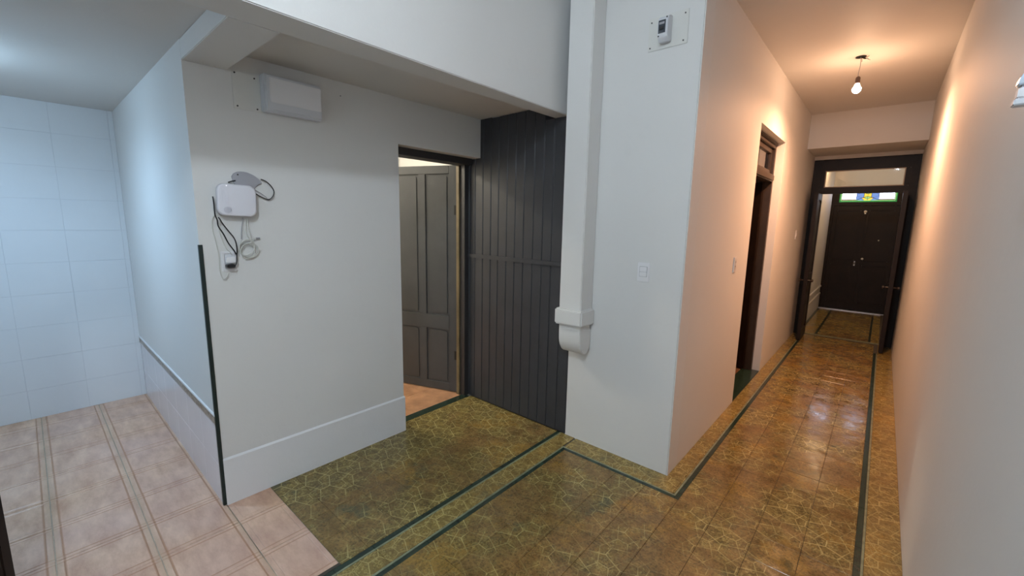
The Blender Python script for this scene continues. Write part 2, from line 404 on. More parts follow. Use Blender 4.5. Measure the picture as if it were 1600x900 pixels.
# borders: outer patterned strip, pale line, green line
def run(axis, c0, c1, a, b, mat, name, step=PY):
    n = max(1, round((b-a)/step)); s = (b-a)/n
    for i in range(n):
        if axis == 'y': ct(c0, c1, a+i*s, a+(i+1)*s, mat, name, .0012)
        else: ct(a+i*s, a+(i+1)*s, c0, c1, mat, name, .0012)
run('y', XL, GX[4]-.047, 2.4765, 7.42, CEMB, 'border_tile'); run('y', GX[4]-.037, GX[4]-.025, 2.326, 6.84, PALE, 'pale_line_tile'); run('y', GX[4]-.025, GX[4], 2.289, 6.84, GREEN, 'green_line_tile')
run('y', GX[4]-.047, GX[4]-.037, 2.336, 7.42, CEMB, 'border_tile')
run('x', 2.326, 2.4765, GX[0]-.025, GX[4]-.047, CEMB, 'border_tile'); run('x', 2.314, 2.326, GX[0]-.037, GX[4]-.025, PALE, 'pale_line_tile'); run('x', 2.289, 2.314, GX[0]-.025, GX[4]-.025, GREEN, 'green_line_tile')
ct(XL, GX[4]-.047, 2.326, 2.4765, CEMB, 'border_tile')
run('y', GX[0]-.025, GX[0], -.6, 2.289, GREEN, 'green_line_tile'); run('y', GX[0]-.037, GX[0]-.025, -.6, 2.314, PALE, 'pale_line_tile')
run('y', -1.636, GX[0]-.037, -.6, 2.4765, CEMB, 'border_tile'); run('y', -1.648, -1.636, -.6, 2.4765, PALE, 'pale_line_tile'); run('y', -1.675, -1.648, -.6, 2.4765, GREEN, 'green_line_tile')
run('y', GX[8], GX[8]+.026, -.6, 6.84, GREEN, 'green_line_tile'); run('y', GX[8]+.026, GX[8]+.037, -.6, 6.84, PALE, 'pale_line_tile'); run('y', GX[8]+.037, XR, -.6, 7.42, CEMB, 'border_tile')
# sills of the two side doors
box('door_sill', -2.692, -2.617, Y1-.02, YP-.02, -.02, .002, GREEN, floor, .002)
box('door_sill', XL-.165, XL-.002, YD0, YD1, -.02, .002, GREEN, floor, .002)

# vestibule floor
vf = sempty('floor_vestibule', (0, 7.42, 0))
box('mortar_bed', XL, XR, 0, 2.64, -.06, -.0045, GROUTD, vf)
for i in range(13):
    for a, b in zip([-.77, -.60, -.57, -.405, -.24, -.075, .005, .03, .12][:-1], [-.60, -.57, -.405, -.24, -.075, .005, .03, .12, .244]):
        m_ = GREEN if abs(b-a-.03) < .006 or abs(b-a-.025) < .001 else (CEMB if (a < -.6 or a > .02) else CEM)
        put_tile(vf, b-a-.0015, .2015, .006, m_, ((a+b)/2, 7.42+.2031*(i+.5), 0), (random.uniform(-.001, .001), 0, 0), .0008)
box('green_skirt', -.81, -.77, 0, 2.62, -.01, .003, GREEN, vf, .002)
box('cross_strip', -.77, .2, -.02, .03, -.004, .0025, PALE, vf)

# pink tiles of the left room
fp = sempty('floor_left', (0, 0, 0))
boxes('mortar_bed', [(XW, -1.678, YB, .785, -.06, -.0035), (XW, -1.95, .5, .57, -.06, -.0035)], GROUTP, fp)
box('joint_edge', -1.6905, -1.6755, -.6, .785, -.01, .001, GROUTD, fp)
XT = [-1.691 - k*.3115 for k in range(11)]
YTL = [.785, .570, .255, -.062, -.379, -.696, -1.013]
def pink_mesh(dx, dy):
    """a tile with a worn groove that runs inside its long edges"""
    bm = bmesh.new(); hx, hy = dx/2, dy/2
    def lv(ix, z): return [bm.verts.new((sx*(hx-ix), sy*(hy-ix), z)) for sx, sy in ((-1,-1),(1,-1),(1,1),(-1,1))]
    rings = [lv(0, -.007), lv(0, -.002), lv(.002, 0), lv(.020, .0003), lv(.023, -.0014), lv(.026, .0003)]
    for a, b in zip(rings, rings[1:]):
        for i in range(4): bm.faces.new((a[i], a[(i+1) % 4], b[(i+1) % 4], b[i]))
    bm.faces.new(rings[-1])
    bmesh.ops.recalc_face_normals(bm, faces=bm.faces)
    me = bpy.data.meshes.new('tile'); bm.to_mesh(me); bm.free(); me.materials.append(PINK); return me
pm = {}
for j, (y1, y0) in enumerate(zip(YTL, YTL[1:])):
    for x1, x0 in zip(XT, XT[1:]):
        if j == 0 and x1 < XA+.05: continue
        if j == 0 and x0 < XA: x0 = XA+.002
        k = (round(x1-x0, 3), round(y1-y0, 3))
        if k not in pm: pm[k] = pink_mesh(x1-x0-.0035, y1-y0-.0035)
        o = bpy.data.objects.new('tile', pm[k]); C.objects.link(o); o.parent = fp
        o.location = ((x0+x1)/2, (y0+y1)/2, random.uniform(-.0006, .0004)); o.rotation_euler = (random.uniform(-.0015, .0015), random.uniform(-.0015, .0015), 0)
fb = sempty('floor_back_room', (0, 0, 0))
box('mortar_bed', XW, -2.692, YT+.13, 3.2, -.06, -.004, GROUTP, fb)
for i in range(7):
    for j in range(8):
        x1 = -2.692 - i*.31; y0 = YT+.13 + j*.31
        if x1-.31 > XW: put_tile(fb, .307, .307, .005, ORANGE, (x1-.155, y0+.155, 0), (0,0,0), .001)
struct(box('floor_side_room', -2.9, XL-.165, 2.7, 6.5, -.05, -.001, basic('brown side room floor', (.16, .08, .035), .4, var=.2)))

# ------------------------------------------------------------------ corner guard
bm = bmesh.new()
add_prism(bm, [(XA-.013, YT-.004), (XA+.005, YT-.004), (XA+.005, YT+.013), (XA, YT+.013), (XA, YT), (XA-.013, YT)], 0.003, 1.405, 2)
tag(obj('corner_guard', bm, GUARD, bevel=.001), 'tall thin black corner guard on the outer corner of the white tiled wall', 'corner guard')

# ------------------------------------------------------------------ plank partition
pw = empty('plank_partition', (-2.15, YP, 0)); tag(pw, 'charcoal vertical board partition between the grey door and the white boxed duct', 'partition')
XB = [-2.70, -2.642, -2.572, -2.482, -2.393, -2.310, -2.220, -2.134, -2.048, -1.956, -1.870, -1.787, -1.694, -1.606]
ox, oy = -2.15, YP
def board(x0, x1, z0, z1):
    bm = bmesh.new(); yj = random.uniform(-.0015, .0015)
    # tongue-and-groove board: chamfered long edges leave a V joint
    g = .001; c = .005
    add_prism(bm, [(x0+g-ox, .018), (x0+g-ox, c+yj), (x0+g+c-ox, yj), (x1-g-c-ox, yj), (x1-g-ox, c+yj), (x1-g-ox, .018)], z0, z1, 2)
    obj('board', bm, PLANK, pw)
for x0, x1 in zip(XB, XB[1:]):
    zt = 2.040 if x0 < -2.6 else (ZI-.002 if x1 < -1.88 else ZS-.001 if x1 < -1.60 else ZS)
    if x0 > -2.6 and x1 < -1.83: zt = ZI - random.uniform(.001, .010)
    board(x0, x1, .006, 1.252); board(x0, x1, 1.253, zt)
box('batten', -2.642-ox, XPL+.003-ox, -.014, .001, 1.236, 1.268, PLANK, pw, .002)
box('backing', -2.70-ox, XPL-ox, .018, .10, .006, ZS-.002, PLANK, pw)
box('backing', -2.64-ox, -1.86-ox, .018, .10, ZS-.002, ZI-.002, PLANK, pw)

# ------------------------------------------------------------------ grey door (door_1)
d1 = sempty('door_1', (-2.68, 2.44, 0))
dx_, dy_ = -2.68, 2.44
fr = boxes('door_frame', [(-2.735-dx_, -2.645-dx_, 2.428-dy_, 2.475-dy_, 0, 2.042), (-2.735-dx_, -2.645-dx_, Y1-.03-dy_, Y1+.015-dy_, 0, 2.042), (-2.735-dx_, -2.600-dx_, Y1+.015-dy_, 2.4745-dy_, 1.992, 2.0425)], FRAMEG, d1, .003)
box('stop', -2.735-dx_, -2.70-dx_, 2.412-dy_, 2.428-dy_, 0, 1.992, basic('worn tan jamb edge', (.16, .12, .06), .5, var=.3), fr, .002)
ang = math.radians(-159.5)
leaf = empty('door_leaf'); leaf.parent = d1; leaf.location = (-2.742-dx_, 2.432-dy_, 0); leaf.rotation_euler = (0, 0, ang)
# local: +X along the leaf from the hinge, +Y is the face seen from the hall
LWD, LT = .665, .035
lb = bmesh.new()
def lbx(x0, x1, z0, z1, y0=-LT, y1=0): add_box(lb, x0, x1, y0, y1, z0, z1)
PA = [(.086, .312), (.378, .595)]
lbx(0, .082, .008, 2.0); lbx(.602, LWD, .008, 2.0); lbx(.082, .602, .008, .080); lbx(.082, .602, .578, .706); lbx(.082, .602, 1.932, 2.0)
lbx(.314, .382, .080, .578); lbx(.314, .382, .706, 1.932)
obj('rails_and_stiles', lb, DOORG, leaf, .0025)
def arch(x0, x1, z0, z1, r):
    pts = [(x0, z0), (x1, z0)]
    for k in range(7): a = k/6*PI/2; pts.append((x1-r+r*math.cos(a), z1-r*.35+r*.35*math.sin(a)))
    for k in range(7): a = PI/2+k/6*PI/2; pts.append((x0+r+r*math.cos(a), z1-r*.35+r*.35*math.sin(a)))
    return pts
for (z0, z1) in ((.080, .578), (.706, 1.932)):
    for (x0, x1) in ((.082, .314), (.382, .602)):
        bm = bmesh.new(); add_box(bm, x0, x1, -LT+.008, -.012, z0, z1)
        add_prism(bm, arch(x0+.022, x1-.022, z0+.02, z1-.012, .05), -.0125, -.005, 1)
        obj('panel', bm, DOORG, leaf, .0015)
bm = bmesh.new()
add_lathe(bm, [(.028, 0), (.028, .004), (.011, .008), (.011, .03), (.024, .036), (.028, .048), (.022, .06), (.006, .063)], (.622, 0, .91), 1)
obj('knob', bm, METAL, leaf, smooth=True)['label'] = 'nickel door knob'
for z in (.35, 1.63):
    bm = bmesh.new(); add_cyl(bm, (-.006, -.004, z-.045), .007, .09, 2, 12); add_box(bm, -.006, .03, -.001, .0015, z-.04, z+.04)
    obj('hinge', bm, BLACK, leaf)

# ------------------------------------------------------------------ boxed duct with scroll end
dt = empty('boxed_duct', (-1.515, YP, .66)); tag(dt, 'white square boxed duct with a collar and rounded scroll foot on the pillar edge', 'duct')
def D(x0, x1, y0, y1, z0, z1): return (x0+1.515, x1+1.515, y0-YP, y1-YP, z0-.66, z1-.66)
boxes('shaft', [D(-1.600, -1.430, 2.332, YP, .97, ZM)], PAINT, dt, .005)
boxes('collar', [D(-1.622, -1.408, 2.308, YP, .868, .976)], PAINT, dt, .010)
pr = [(2.336, .875), (2.336, .800)]
for k in range(1, 15):
    a = PI + k/14*PI*.93; ry = .084 if a < 1.5*PI else .062; pr.append((2.420+ry*math.cos(a), .785+.122*math.sin(a)))
pr += [(YP, .775), (YP, .82), (2.462, .845), (2.455, .875)]
bm = bmesh.new(); add_prism(bm, [(a-YP, b-.66) for a, b in pr], -1.600+1.515, -1.430+1.515, 0)
bmesh.ops.recalc_face_normals(bm, faces=bm.faces)
bmesh.ops.bevel(bm, geom=[e for e in bm.edges if abs(e.verts[0].co.x-e.verts[1].co.x) < 1e-5], offset=.005, segments=2, affect='EDGES', clamp_overlap=True)
obj('scroll', bm, PAINT, dt, smooth=True)

# ------------------------------------------------------------------ plates, boxes, switches
def screws(parent, pts, axis, base, sgn=1):
    for p in pts:
        bm = bmesh.new(); c = list(p); c.insert(axis, base)
        add_cyl(bm, c, .0042, .002*sgn, axis, 10); obj('screw', bm, SCREW, parent)
# blank plate and distribution box, router wall
t = empty('blank_plate', (XA, .815, 2.08)); tag(t, 'cream blanking plate with four dark screws beside the white breaker box', 'cover plate')
box('plate', 0, .005, -.060, .066, -.002, .178, PLATEM, t, .0015)
screws(t, [(-.048, .168), (.040, .160), (-.045, .012), (.045, .012)], 0, .005)
t = empty('breaker_box', (XA, 1.03, 2.07)); tag(t, 'white wall-mounted breaker box under the beam above the router wall', 'breaker box')
box('body', 0, .052, -.150, .145, .012, .198, PVCG, t, .005)
box('cover', .052, .066, -.146, .141, .018, .192, PVCG, t, .006)
box('door', .066, .071, -.128, .136, .058, .178, PVC, t, .002)
# plate with breaker on the pillar
t = empty('breaker_plate', (-1.035, YP, 2.52)); tag(t, 'white mounting plate carrying a small circuit breaker high on the pillar', 'mounting plate')
box('plate', -.113, .110, -.005, 0, 0, .175, PLATEM, t, .0015)
screws(t, [(-.098, .152), (.090, .155), (-.100, .018), (.088, .018)], 1, -.005, -1)
t = empty('circuit_breaker', (-1.04, YP-.005, 2.545)); tag(t, 'small grey white circuit breaker housing with dark switch window on the pillar plate', 'breaker')
bm = bmesh.new(); add_prism(bm, [(0, 0), (-.035, -.004), (-.058, .018), (-.062, .035), (-.062, .095), (-.052, .120), (-.02, .134), (0, .134)], -.030, .026, 0)
obj('housing', bm, PVCG, t, .003)
box('window', -.025, .014, -.0645, -.061, .034, .100, basic('smoked window', (.05, .06, .075), .25), t, .001)
box('toggle', -.016, .006, -.070, -.064, .050, .066, BLACK, t, .0015)
box('toggle', -.020, .009, -.0665, -.064, .078, .090, GREYP, t, .001)
screws(t, [(.018, .112), (-.024, .022)], 1, -.058, -1)

def switch(name, loc, nx, label, cat, rockers, kind='switch', w_=.078, h_=.118):
    """nx: 'y' faces -Y, 'x' faces +X"""
    t = empty(name, loc, 0 if nx == 'y' else PI/2); tag(t, label, cat)
    box('plate', -w_/2, w_/2, -.007, 0, 0, h_, PVC, t, .003)
    if kind == 'switch':
        box('rocker_gap', -.025, .025, -.0078, -.006, rockers[0][0]-.003, rockers[-1][1]+.003, basic('switch gap', (.50, .51, .53), .5), t)
        for (a, b) in rockers: box('rocker', -.022, .022, -.012, -.006, a, b, PVC, t, .002)
    else:
        box('socket_face', -.020, .020, -.0085, -.006, .02, h_-.02, PVCG, t, .002)
        for z in (.04, .075): boxes('slot', [(-.009, -.006, -.0092, -.0084, z, z+.009), (.006, .009, -.0092, -.0084, z, z+.009)], BLACK, t)
    return t
switch('light_switch', (-1.083, YP, 1.195), 'y', 'white single light switch on the pale pillar face', 'switch', [(.034, .060), (.062, .092)])
switch('wall_socket', (XL, 3.578, 1.19), 'x', 'white wall socket beside the dark door in the warm lit corridor', 'socket', [], 'socket')
switch('light_switch', (XL, 6.42, 1.385), 'x', 'white light switch far down the corridor before the glazed door', 'switch', [(.034, .056), (.058, .086)])

# ------------------------------------------------------------------ router and cables
rx = XA+.012
gp = empty('grey_cover', (XA, .78, 1.70)); tag(gp, 'grey drooping flat plastic pouch on the wall behind the white router', 'cover')
pl = [(.722,1.718),(.717,1.744),(.727,1.760),(.742,1.769),(.757,1.772),(.774,1.772),(.789,1.770),(.814,1.760),(.828,1.751),(.842,1.740),(.857,1.722),(.838,1.711),(.822,1.699),(.812,1.672),(.77,1.664),(.737,1.69)]
bm = bmesh.new(); add_prism(bm, [(a-.78, b-1.70) for a, b in pl], .001, .010, 0); obj('shell', bm, GREYP, gp, .002)
bm = bmesh.new(); add_tube(bm, [(.008, .700-.78, .013), (.014, .716-.78, .020), (.010, .732-.78, .024)], .003); obj('hook', bm, BLACK, gp)
bm = bmesh.new(); add_lathe(bm, [(.004, 0), (.003, .002)], (.010, .745-.78, .055), 0, 10); obj('screw', bm, SCREW, gp)
t = empty('router', (XA+.010, .722, 1.545)); tag(t, 'white rounded square internet router hung on the grey wall', 'router')
def rsq(h, w_, r, n=6, cx=0, cz=0):
    pts = []
    for (sx, sz, a0) in ((1,1,0),(-1,1,PI/2),(-1,-1,PI),(1,-1,3*PI/2)):
        for k in range(n+1):
            a = a0 + k/n*PI/2; pts.append((cx+sx*(w_/2-r)+r*math.cos(a), cz+sz*(h/2-r)+r*math.sin(a)))
    return pts
bm = bmesh.new()
lay = [(.000, .94), (.004, .97), (.014, 1.0), (.026, 1.0), (.033, .985), (.037, .95), (.038, .90)]
rings = []
for xx, k in lay:
    rings.append([bm.verts.new((xx, a, b+.075)) for a, b in rsq(.158*k, .174*k, .034*k)])
n_ = len(rings[0])
for a, b in zip(rings, rings[1:]):
    for i in range(n_): bm.faces.new((a[i], a[(i+1) % n_], b[(i+1) % n_], b[i]))
bm.faces.new(rings[0]); bm.faces.new(rings[-1][::-1])
for v in bm.verts: v.co.y, v.co.z = v.co.y + .0*v.co.z, v.co.z + .005
obj('shell', bm, ROUT, t, smooth=True)
bm = bmesh.new(); add_cyl(bm, (.0375, -.046, .030), .0155, .002, 0, 24); obj('round_button', bm, basic('grey button', (.52, .52, .58), .4), t)
bm = bmesh.new()
for k in range(7): add_box(bm, .0375, .0388, -.070+k*.0045, -.0685+k*.0045, .058, .125)
obj('vent_ribs', bm, ROUT, t)
bm = bmesh.new(); add_lathe(bm, [(.0025, 0), (.0015, .002)], (.036, -.047, .148), 0, 8); obj('indicator', bm, LEDM, t)
t.rotation_euler = (math.radians(-2.0), 0, 0)
def cable(name, pts, r, mat, label, depth=None, cat='cable'):
    bm = bmesh.new(); base = pts[0]
    for i, p in enumerate(pts): pass
    P = [Vector((p[2] if len(p) > 2 else .012, p[0]-base[0], p[1]-base[1])) for p in pts]
    add_tube(bm, P, r)
    o = obj(name, bm, mat, smooth=True); o.location = (XA, base[0], base[1]); return tag(o, label, cat)
cable('looped_cable', [(.800,1.680,.010),(.819,1.666),(.847,1.649),(.881,1.638),(.903,1.656),(.91,1.683),(.896,1.711),(.873,1.732),(.850,1.741,.012)], .0026, BLACK, 'black cable looping out to the right of the router')
cable('grey_wire', [(.812,1.69,.010),(.821,1.684,.007),(.848,1.668,.006),(.871,1.650,.006),(.877,1.634,.006),(.888,1.636,.006)], .0014, GREYP, 'thin grey wire beside the black loop right of the router')
cable('power_cable', [(.626,1.640,.022),(.628,1.610,.022),(.630,1.555,.016),(.638,1.526,.014),(.641,1.496,.012),(.66,1.457,.012),(.677,1.413,.012),(.700,1.372,.012),(.708,1.352,.012)], .0030, BLACK, 'left one of the two black cables hanging from the router, joining the other below')
cable('power_cable', [(.640,1.540,.026),(.647,1.530,.026),(.657,1.511,.020),(.681,1.472,.018),(.701,1.441,.018),(.71,1.412,.018),(.712,1.376,.018),(.709,1.348,.018),(.705,1.316,.022),(.697,1.300,.030),(.688,1.296,.034)], .0030, BLACK, 'right black cable from the router that ends in the black plug')
cable('short_cable', [(.748,1.540,.02),(.748,1.520,.016),(.746,1.504,.012),(.742,1.475,.010),(.737,1.430,.012)], .0024, GREYP, 'short dark cable from the underside of the router into the white coil')
t = empty('wall_outlet', (XA, .682, 1.262)); tag(t, 'white wall outlet low left under the router with plugs in it', 'outlet')
box('plate', 0, .007, -.040, .034, .004, .108, PVC, t, .003)
box('socket_face', .007, .010, -.026, .022, .018, .095, PVCG, t, .002)
t = empty('black_plug', (XA+.011, .675, 1.296)); tag(t, 'black plug pushed into the outlet under the router', 'plug')
bm = bmesh.new(); add_prism(bm, rsq(.019, .038, .008, 3), 0, .030, 0); obj('plug_body', bm, BLACK, t, .001)
t = empty('white_adapter', (XA+.010, .682, 1.325)); tag(t, 'white adapter block in the outlet just above the black plug', 'adapter')
bm = bmesh.new(); add_prism(bm, rsq(.030, .040, .006, 3), 0, .010, 0); obj('adapter_body', bm, PVC, t, .001)
cable('white_cable', [(.636,1.56,.010),(.619,1.526,.006),(.618,1.476,.006),(.627,1.415,.006),(.634,1.344,.006),(.632,1.281,.008),(.640,1.234,.012),(.654,1.236,.016),(.667,1.262,.016)], .0022, COILW, 'thin white cable hanging down far left from the router and turning up to the outlet')
cable('white_cable', [(.650,1.52,.014),(.645,1.48,.007),(.653,1.434,.006),(.668,1.386,.006),(.684,1.364,.007),(.688,1.350,.018)], .0020, COILW, 'thin white cable between the black cables and the white adapter')
coil = []
for k in range(0, 5*16+1):
    a = k/16*2*PI + .6; lap = k/(5*16)
    r = .0395 + .004*math.sin(lap*11) - .006*lap
    coil.append((.763 + (r+.001*math.sin(a*3))*math.cos(a) + .006*math.sin(lap*9), 1.385 + r*1.05*math.sin(a) - .020*math.sin(lap*5.3)**2, .008 + .012*abs(math.sin(lap*7)) + .003*math.sin(a)))
cable('coiled_cable', [(.760,1.535,.020),(.762,1.500,.014),(.763,1.455,.012)] + coil + [(.79,1.425,.016),(.807,1.434,.012)], .0022, COILW, 'off white cable coiled in several turns below the router')
cable('coiled_cable', [(.770,1.535,.020),(.773,1.500,.014),(.777,1.460,.018),(.779,1.420,.022),(.772,1.395,.022)], .0022, COILW, 'second off white cable dropping straight from the router into the coil')
bm = bmesh.new(); add_cyl(bm, (0, 0, 0), .0045, .018, 1, 10); o = obj('cable_plug', bm, GREYP); o.location = (XA+.012, .806, 1.433); tag(o, 'small grey connector tip sticking out right of the coiled cable', 'connector')
bm = bmesh.new(); add_lathe(bm, [(.004, 0), (.0035, .004), (.002, .006)], (0, 0, 0), 0, 10); o = obj('wall_plug', bm, GREYP); o.location = (XA, 1.316, 2.259); tag(o, 'tiny grey wall plug in the shaded wall right of the breaker box', 'wall plug')

# ------------------------------------------------------------------ fixture on the right wall
t = empty('wall_box', (XR, 1.270, 1.786)); tag(t, 'pale blue white plastic wall box jutting out at the right edge of the right wall', 'wall box')
bm = bmesh.new(); add_prism(bm, [(0, 0), (-.088, 0), (-.087, .012), (0, .012)], 0, .030, 1); obj('base', bm, PVCG, t, .002)
bm = bmesh.new(); add_prism(bm, [(0, .013), (-.084, .013), (-.084, .032), (0, .032)], .002, .028, 1); obj('case', bm, PVC, t, .002)
bm = bmesh.new(); add_prism(bm, [(0, .037)] + [(-.086+.016*(1-math.cos(a)), .037+.029*math.sin(a)) for a in (0, .4, .8, 1.2, 1.57)] + [(0, .066)], .001, .029, 1)
obj('rounded_cover', bm, basic('frosted bluish cover', (.60, .70, .80), .25), t, .002)
bm = bmesh.new(); add_box(bm, -.080, 0, .006, .026, .031, .038); obj('gasket', bm, GREYP, t)
bm = bmesh.new(); add_cyl(bm, (-.062, .003, .027), .003, -.004, 1, 12); obj('screw', bm, SCREW, t)

# ------------------------------------------------------------------ bulbs
def bulb(name, loc, zc, label, warm=True, wires=True):
    """loc: point on the ceiling; zc: height of the bulb centre"""
    t = empty(name, loc); tag(t, label, 'light bulb'); L = loc[2]-zc
    if wires:
        bm = bmesh.new(); add_cyl(bm, (0, 0, -.004), .036, .0035, 2, 20)
        obj('dark_hole_disc', bm, BLACK, t)  # black disc paints the dark of the ceiling hole, no opening is cut
        bm = bmesh.new()
        for a, l in ((.3, .05), (1.0, .06), (1.7, .04), (-.4, .045), (.7, .035)):
            add_tube(bm, [(.005, 0, -.004), (.02*math.cos(a)+.01, .02*math.sin(a), -.016), (l*math.cos(a)+.012, l*math.sin(a), -.020-.012*math.sin(a*5))], .0016, 6)
        obj('loose_wires', bm, BLACK, t)
    else:
        bm = bmesh.new(); add_cyl(bm, (0, 0, -.012), .045, .012, 2, 24); obj('ceiling_rose', bm, PVC, t, .002)
    zs = -L+.092
    bm = bmesh.new(); add_tube(bm, [(0, 0, -.004), (.003, .002, -.004+zs*.4), (-.002, 0, zs*.8), (-.001, 0, zs)], .0025, 6); obj('flex', bm, GREYP, t)
    bm = bmesh.new(); add_lathe(bm, [(.008, zs+.004), (.015, zs-.004), (.0165, zs-.012), (.0165, zs-.038), (.018, zs-.046), (.016, zs-.050)], (0, 0, 0), 2, 20)
    obj('socket', bm, basic('brown socket', (.10, .06, .045), .5) if warm else PVC, t, smooth=True)
    bm = bmesh.new()
    prof = [(.013, .045), (.014, .036), (.020, .026)] + [(.030*math.cos(a), .030*math.sin(a)-.002) for a in [PI/2*.55 - k*(PI/2*1.5)/8 for k in range(9)]] + [(.002, -.032)]
    add_lathe(bm, [(r, h-L) for r, h in prof], (0, 0, 0), 2, 24)
    o = obj('glass_bulb', bm, BULB if warm else BULBC, t, smooth=True)
    o.visible_shadow = True
    return t
bulb('hanging_bulb', (-.306, 4.56, ZK), 2.655, 'bare lit bulb hanging from a hole in the corridor ceiling')

# ------------------------------------------------------------------ corridor side door (door_2)
d2 = sempty('door_2', (-.93, 4.52, 0)); ax_, ay_ = -.93, 4.52
def E2(x0, x1, y0, y1, z0, z1): return (x0-ax_, x1-ax_, y0-ay_, y1-ay_, z0, z1)
boxes('door_frame', [E2(-.985, -.912, YD1-.055, YD1, 0, ZD), E2(-.985, -.912, YD0, YD0+.055, 0, ZD), E2(-.985, -.912, YD0+.055, YD1-.055, 2.305, ZD)], WOODL, d2, .004)
boxes('head_moulding', [E2(-.915, -.898, YD0+.01, YD1-.01, 2.335, 2.362)], WOODL, d2, .006)
boxes('transom_bar', [E2(-.990, -.895, YD0+.05, YD1-.05, 1.985, 2.055)], WOODL, d2, .012)
ts = boxes('transom_sash', [E2(-.975, -.935, YD0+.057, YD0+.10, 2.058, 2.302), E2(-.975, -.935, YD1-.10, YD1-.057, 2.058, 2.302), E2(-.975, -.935, YD0+.10, YD1-.10, 2.258, 2.302), E2(-.975, -.935, YD0+.10, YD1-.10, 2.058, 2.098)], WOODL, d2, .003)
boxes('pane', [E2(-.957, -.953, YD0+.095, YD1-.095, 2.09, 2.265)], GLASS, ts)
def leaf2(y_h, ang_, sgn, lab):
    l = empty('door_leaf'); l.parent = d2; l.location = (-.985-ax_, y_h-ay_, 0); l.rotation_euler = (0, 0, ang_)
    W_ = .475
    bm = bmesh.new()
    for b in ((0, .07, .012, 1.982), (W_-.07, W_, .012, 1.982), (.07, W_-.07, .012, .13), (.07, W_-.07, .72, .82), (.07, W_-.07, 1.88, 1.982)):
        add_box(bm, b[0], b[1], -.018, .018, b[2], b[3])
    obj('rails_and_stiles', bm, WOOD, l, .003)
    for z0, z1 in ((.13, .72), (.82, 1.88)):
        bm = bmesh.new(); add_box(bm, .07, W_-.07, -.008, .008, z0, z1); add_box(bm, .10, W_-.10, -.013, .013, z0+.03, z1-.03); obj('panel', bm, WOOD, l, .003)
    bm = bmesh.new()
    for s_ in (1, -1): add_lathe(bm, [(.010, 0), (.008, s_*.02), (.020, s_*.03), (.020, s_*.04), (.004, s_*.046)], (W_-.035, .018*s_, .98), 1, 14)
    obj('knob', bm, BRASS, l, smooth=True)
leaf2(YD1-.06, math.radians(180-12), 1, ''); leaf2(YD0+.06, math.radians(180+8), 1, '')

# ------------------------------------------------------------------ glazed double door at the corridor end (door_3)
d3 = sempty('door_3', (0, 7.30, 0)); YF = 7.30
f3 = boxes('door_frame', [(XL+.002, -.747, 0, .06, 0, 2.45), (.155, XR-.002, 0, .06, 0, 2.45), (-.747, .155, 0, .06, 2.300, 2.45), (-.747, .155, 0, .06, 1.995, 2.080), (-.747, -.700, 0, .06, 2.08, 2.30), (.112, .155, 0, .06, 2.08, 2.30)], WOOD, d3, .004)
boxes('glazing_bead', [(-.700, -.690, .004, .03, 2.08, 2.30), (.102, .112, .004, .03, 2.08, 2.30), (-.69, .102, .004, .03, 2.29, 2.30), (-.69, .102, .004, .03, 2.08, 2.09)], basic('tan bead', (.45, .32, .2), .4), f3)
pn = boxes('pane', [(-.399, .399, -.002, .002, -.106, .106)], GLASS, f3); pn.location = (-.294, .030, 2.191); pn.rotation_euler = (math.radians(.5), 0, math.radians(-1.35))
def leaf3(xh, a_, lab):
    l = empty('door_leaf'); l.parent = d3; l.location = (xh, -.002, 0); l.rotation_euler = (0, 0, a_)
    W_ = .445
    bm = bmesh.new()
    for b in ((0, .07, .012, 1.992), (W_-.07, W_, .012, 1.992), (.07, W_-.07, .012, .15), (.07, W_-.07, .82, .92), (.07, W_-.07, 1.90, 1.992)):
        add_box(bm, b[0], b[1], -.022, .022, b[2], b[3])
    obj('rails_and_stiles', bm, WOOD, l, .004)
    for z0, z1 in ((.15, .82), (.92, 1.90)):
        bm = bmesh.new(); add_box(bm, .07, W_-.07, -.008, .008, z0, z1); add_box(bm, .10, W_-.10, -.014, .014, z0+.03, z1-.03); obj('panel', bm, WOOD, l, .003)
    bm = bmesh.new()
    for s_ in (1, -1): add_lathe(bm, [(.012, 0), (.009, s_*.030), (.020, s_*.042), (.020, s_*.056), (.004, s_*.062)], (W_-.04, .022*s_, .83), 1, 14)
    obj('knob', bm, WOODL, l, smooth=True)
leaf3(-.722, math.radians(-90-.5), 0); leaf3(.140, math.radians(-90-.5), 0)

# ------------------------------------------------------------------ vestibule mouldings and front door (door_4)
for z in (.27, .41): struct(box('trim_5' if z < .3 else 'trim_6', -.812, -.792, 7.44, 9.98, z, z+.035, PAINT2, None, .006))
t4 = struct(box('trim_7', -.812, -.80, 7.44, 9.98, 0, .27, BASEP))
d4 = sempty('door_4', (0, 10.0, 0))
boxes('door_frame', [(-.809, -.765, 0, .055, 0, 2.275), (.160, XR, 0, .055, 0, 2.275), (-.765, .160, 0, .055, 1.94, 2.00), (-.765, .160, 0, .055, 2.25, 2.275), (-.765, -.700, 0, .055, 2.0, 2.25), (.098, .160, 0, .055, 2.0, 2.25)], WOOD, d4, .004)
for x0, x1 in ((-.763, -.304), (-.302, .158)):
    l = empty('door_leaf'); l.parent = d4; l.location = (x0, .012, 0); W_ = x1-x0
    bm = bmesh.new()
    for b in ((0, .06, .02, 1.938), (W_-.06, W_, .02, 1.938), (.06, W_-.06, .02, .16), (.06, W_-.06, .86, .95), (.06, W_-.06, 1.85, 1.938)):
        add_box(bm, b[0], b[1], 0, .035, b[2], b[3])
    obj('rails_and_stiles', bm, WOOD, l, .004)
    for z0, z1 in ((.16, .86), (.95, 1.85)):
        bm = bmesh.new(); add_box(bm, .06, W_-.06, .012, .03, z0, z1); add_box(bm, .09, W_-.09, .006, .03, z0+.03, z1-.03); obj('panel', bm, WOOD, l, .004)
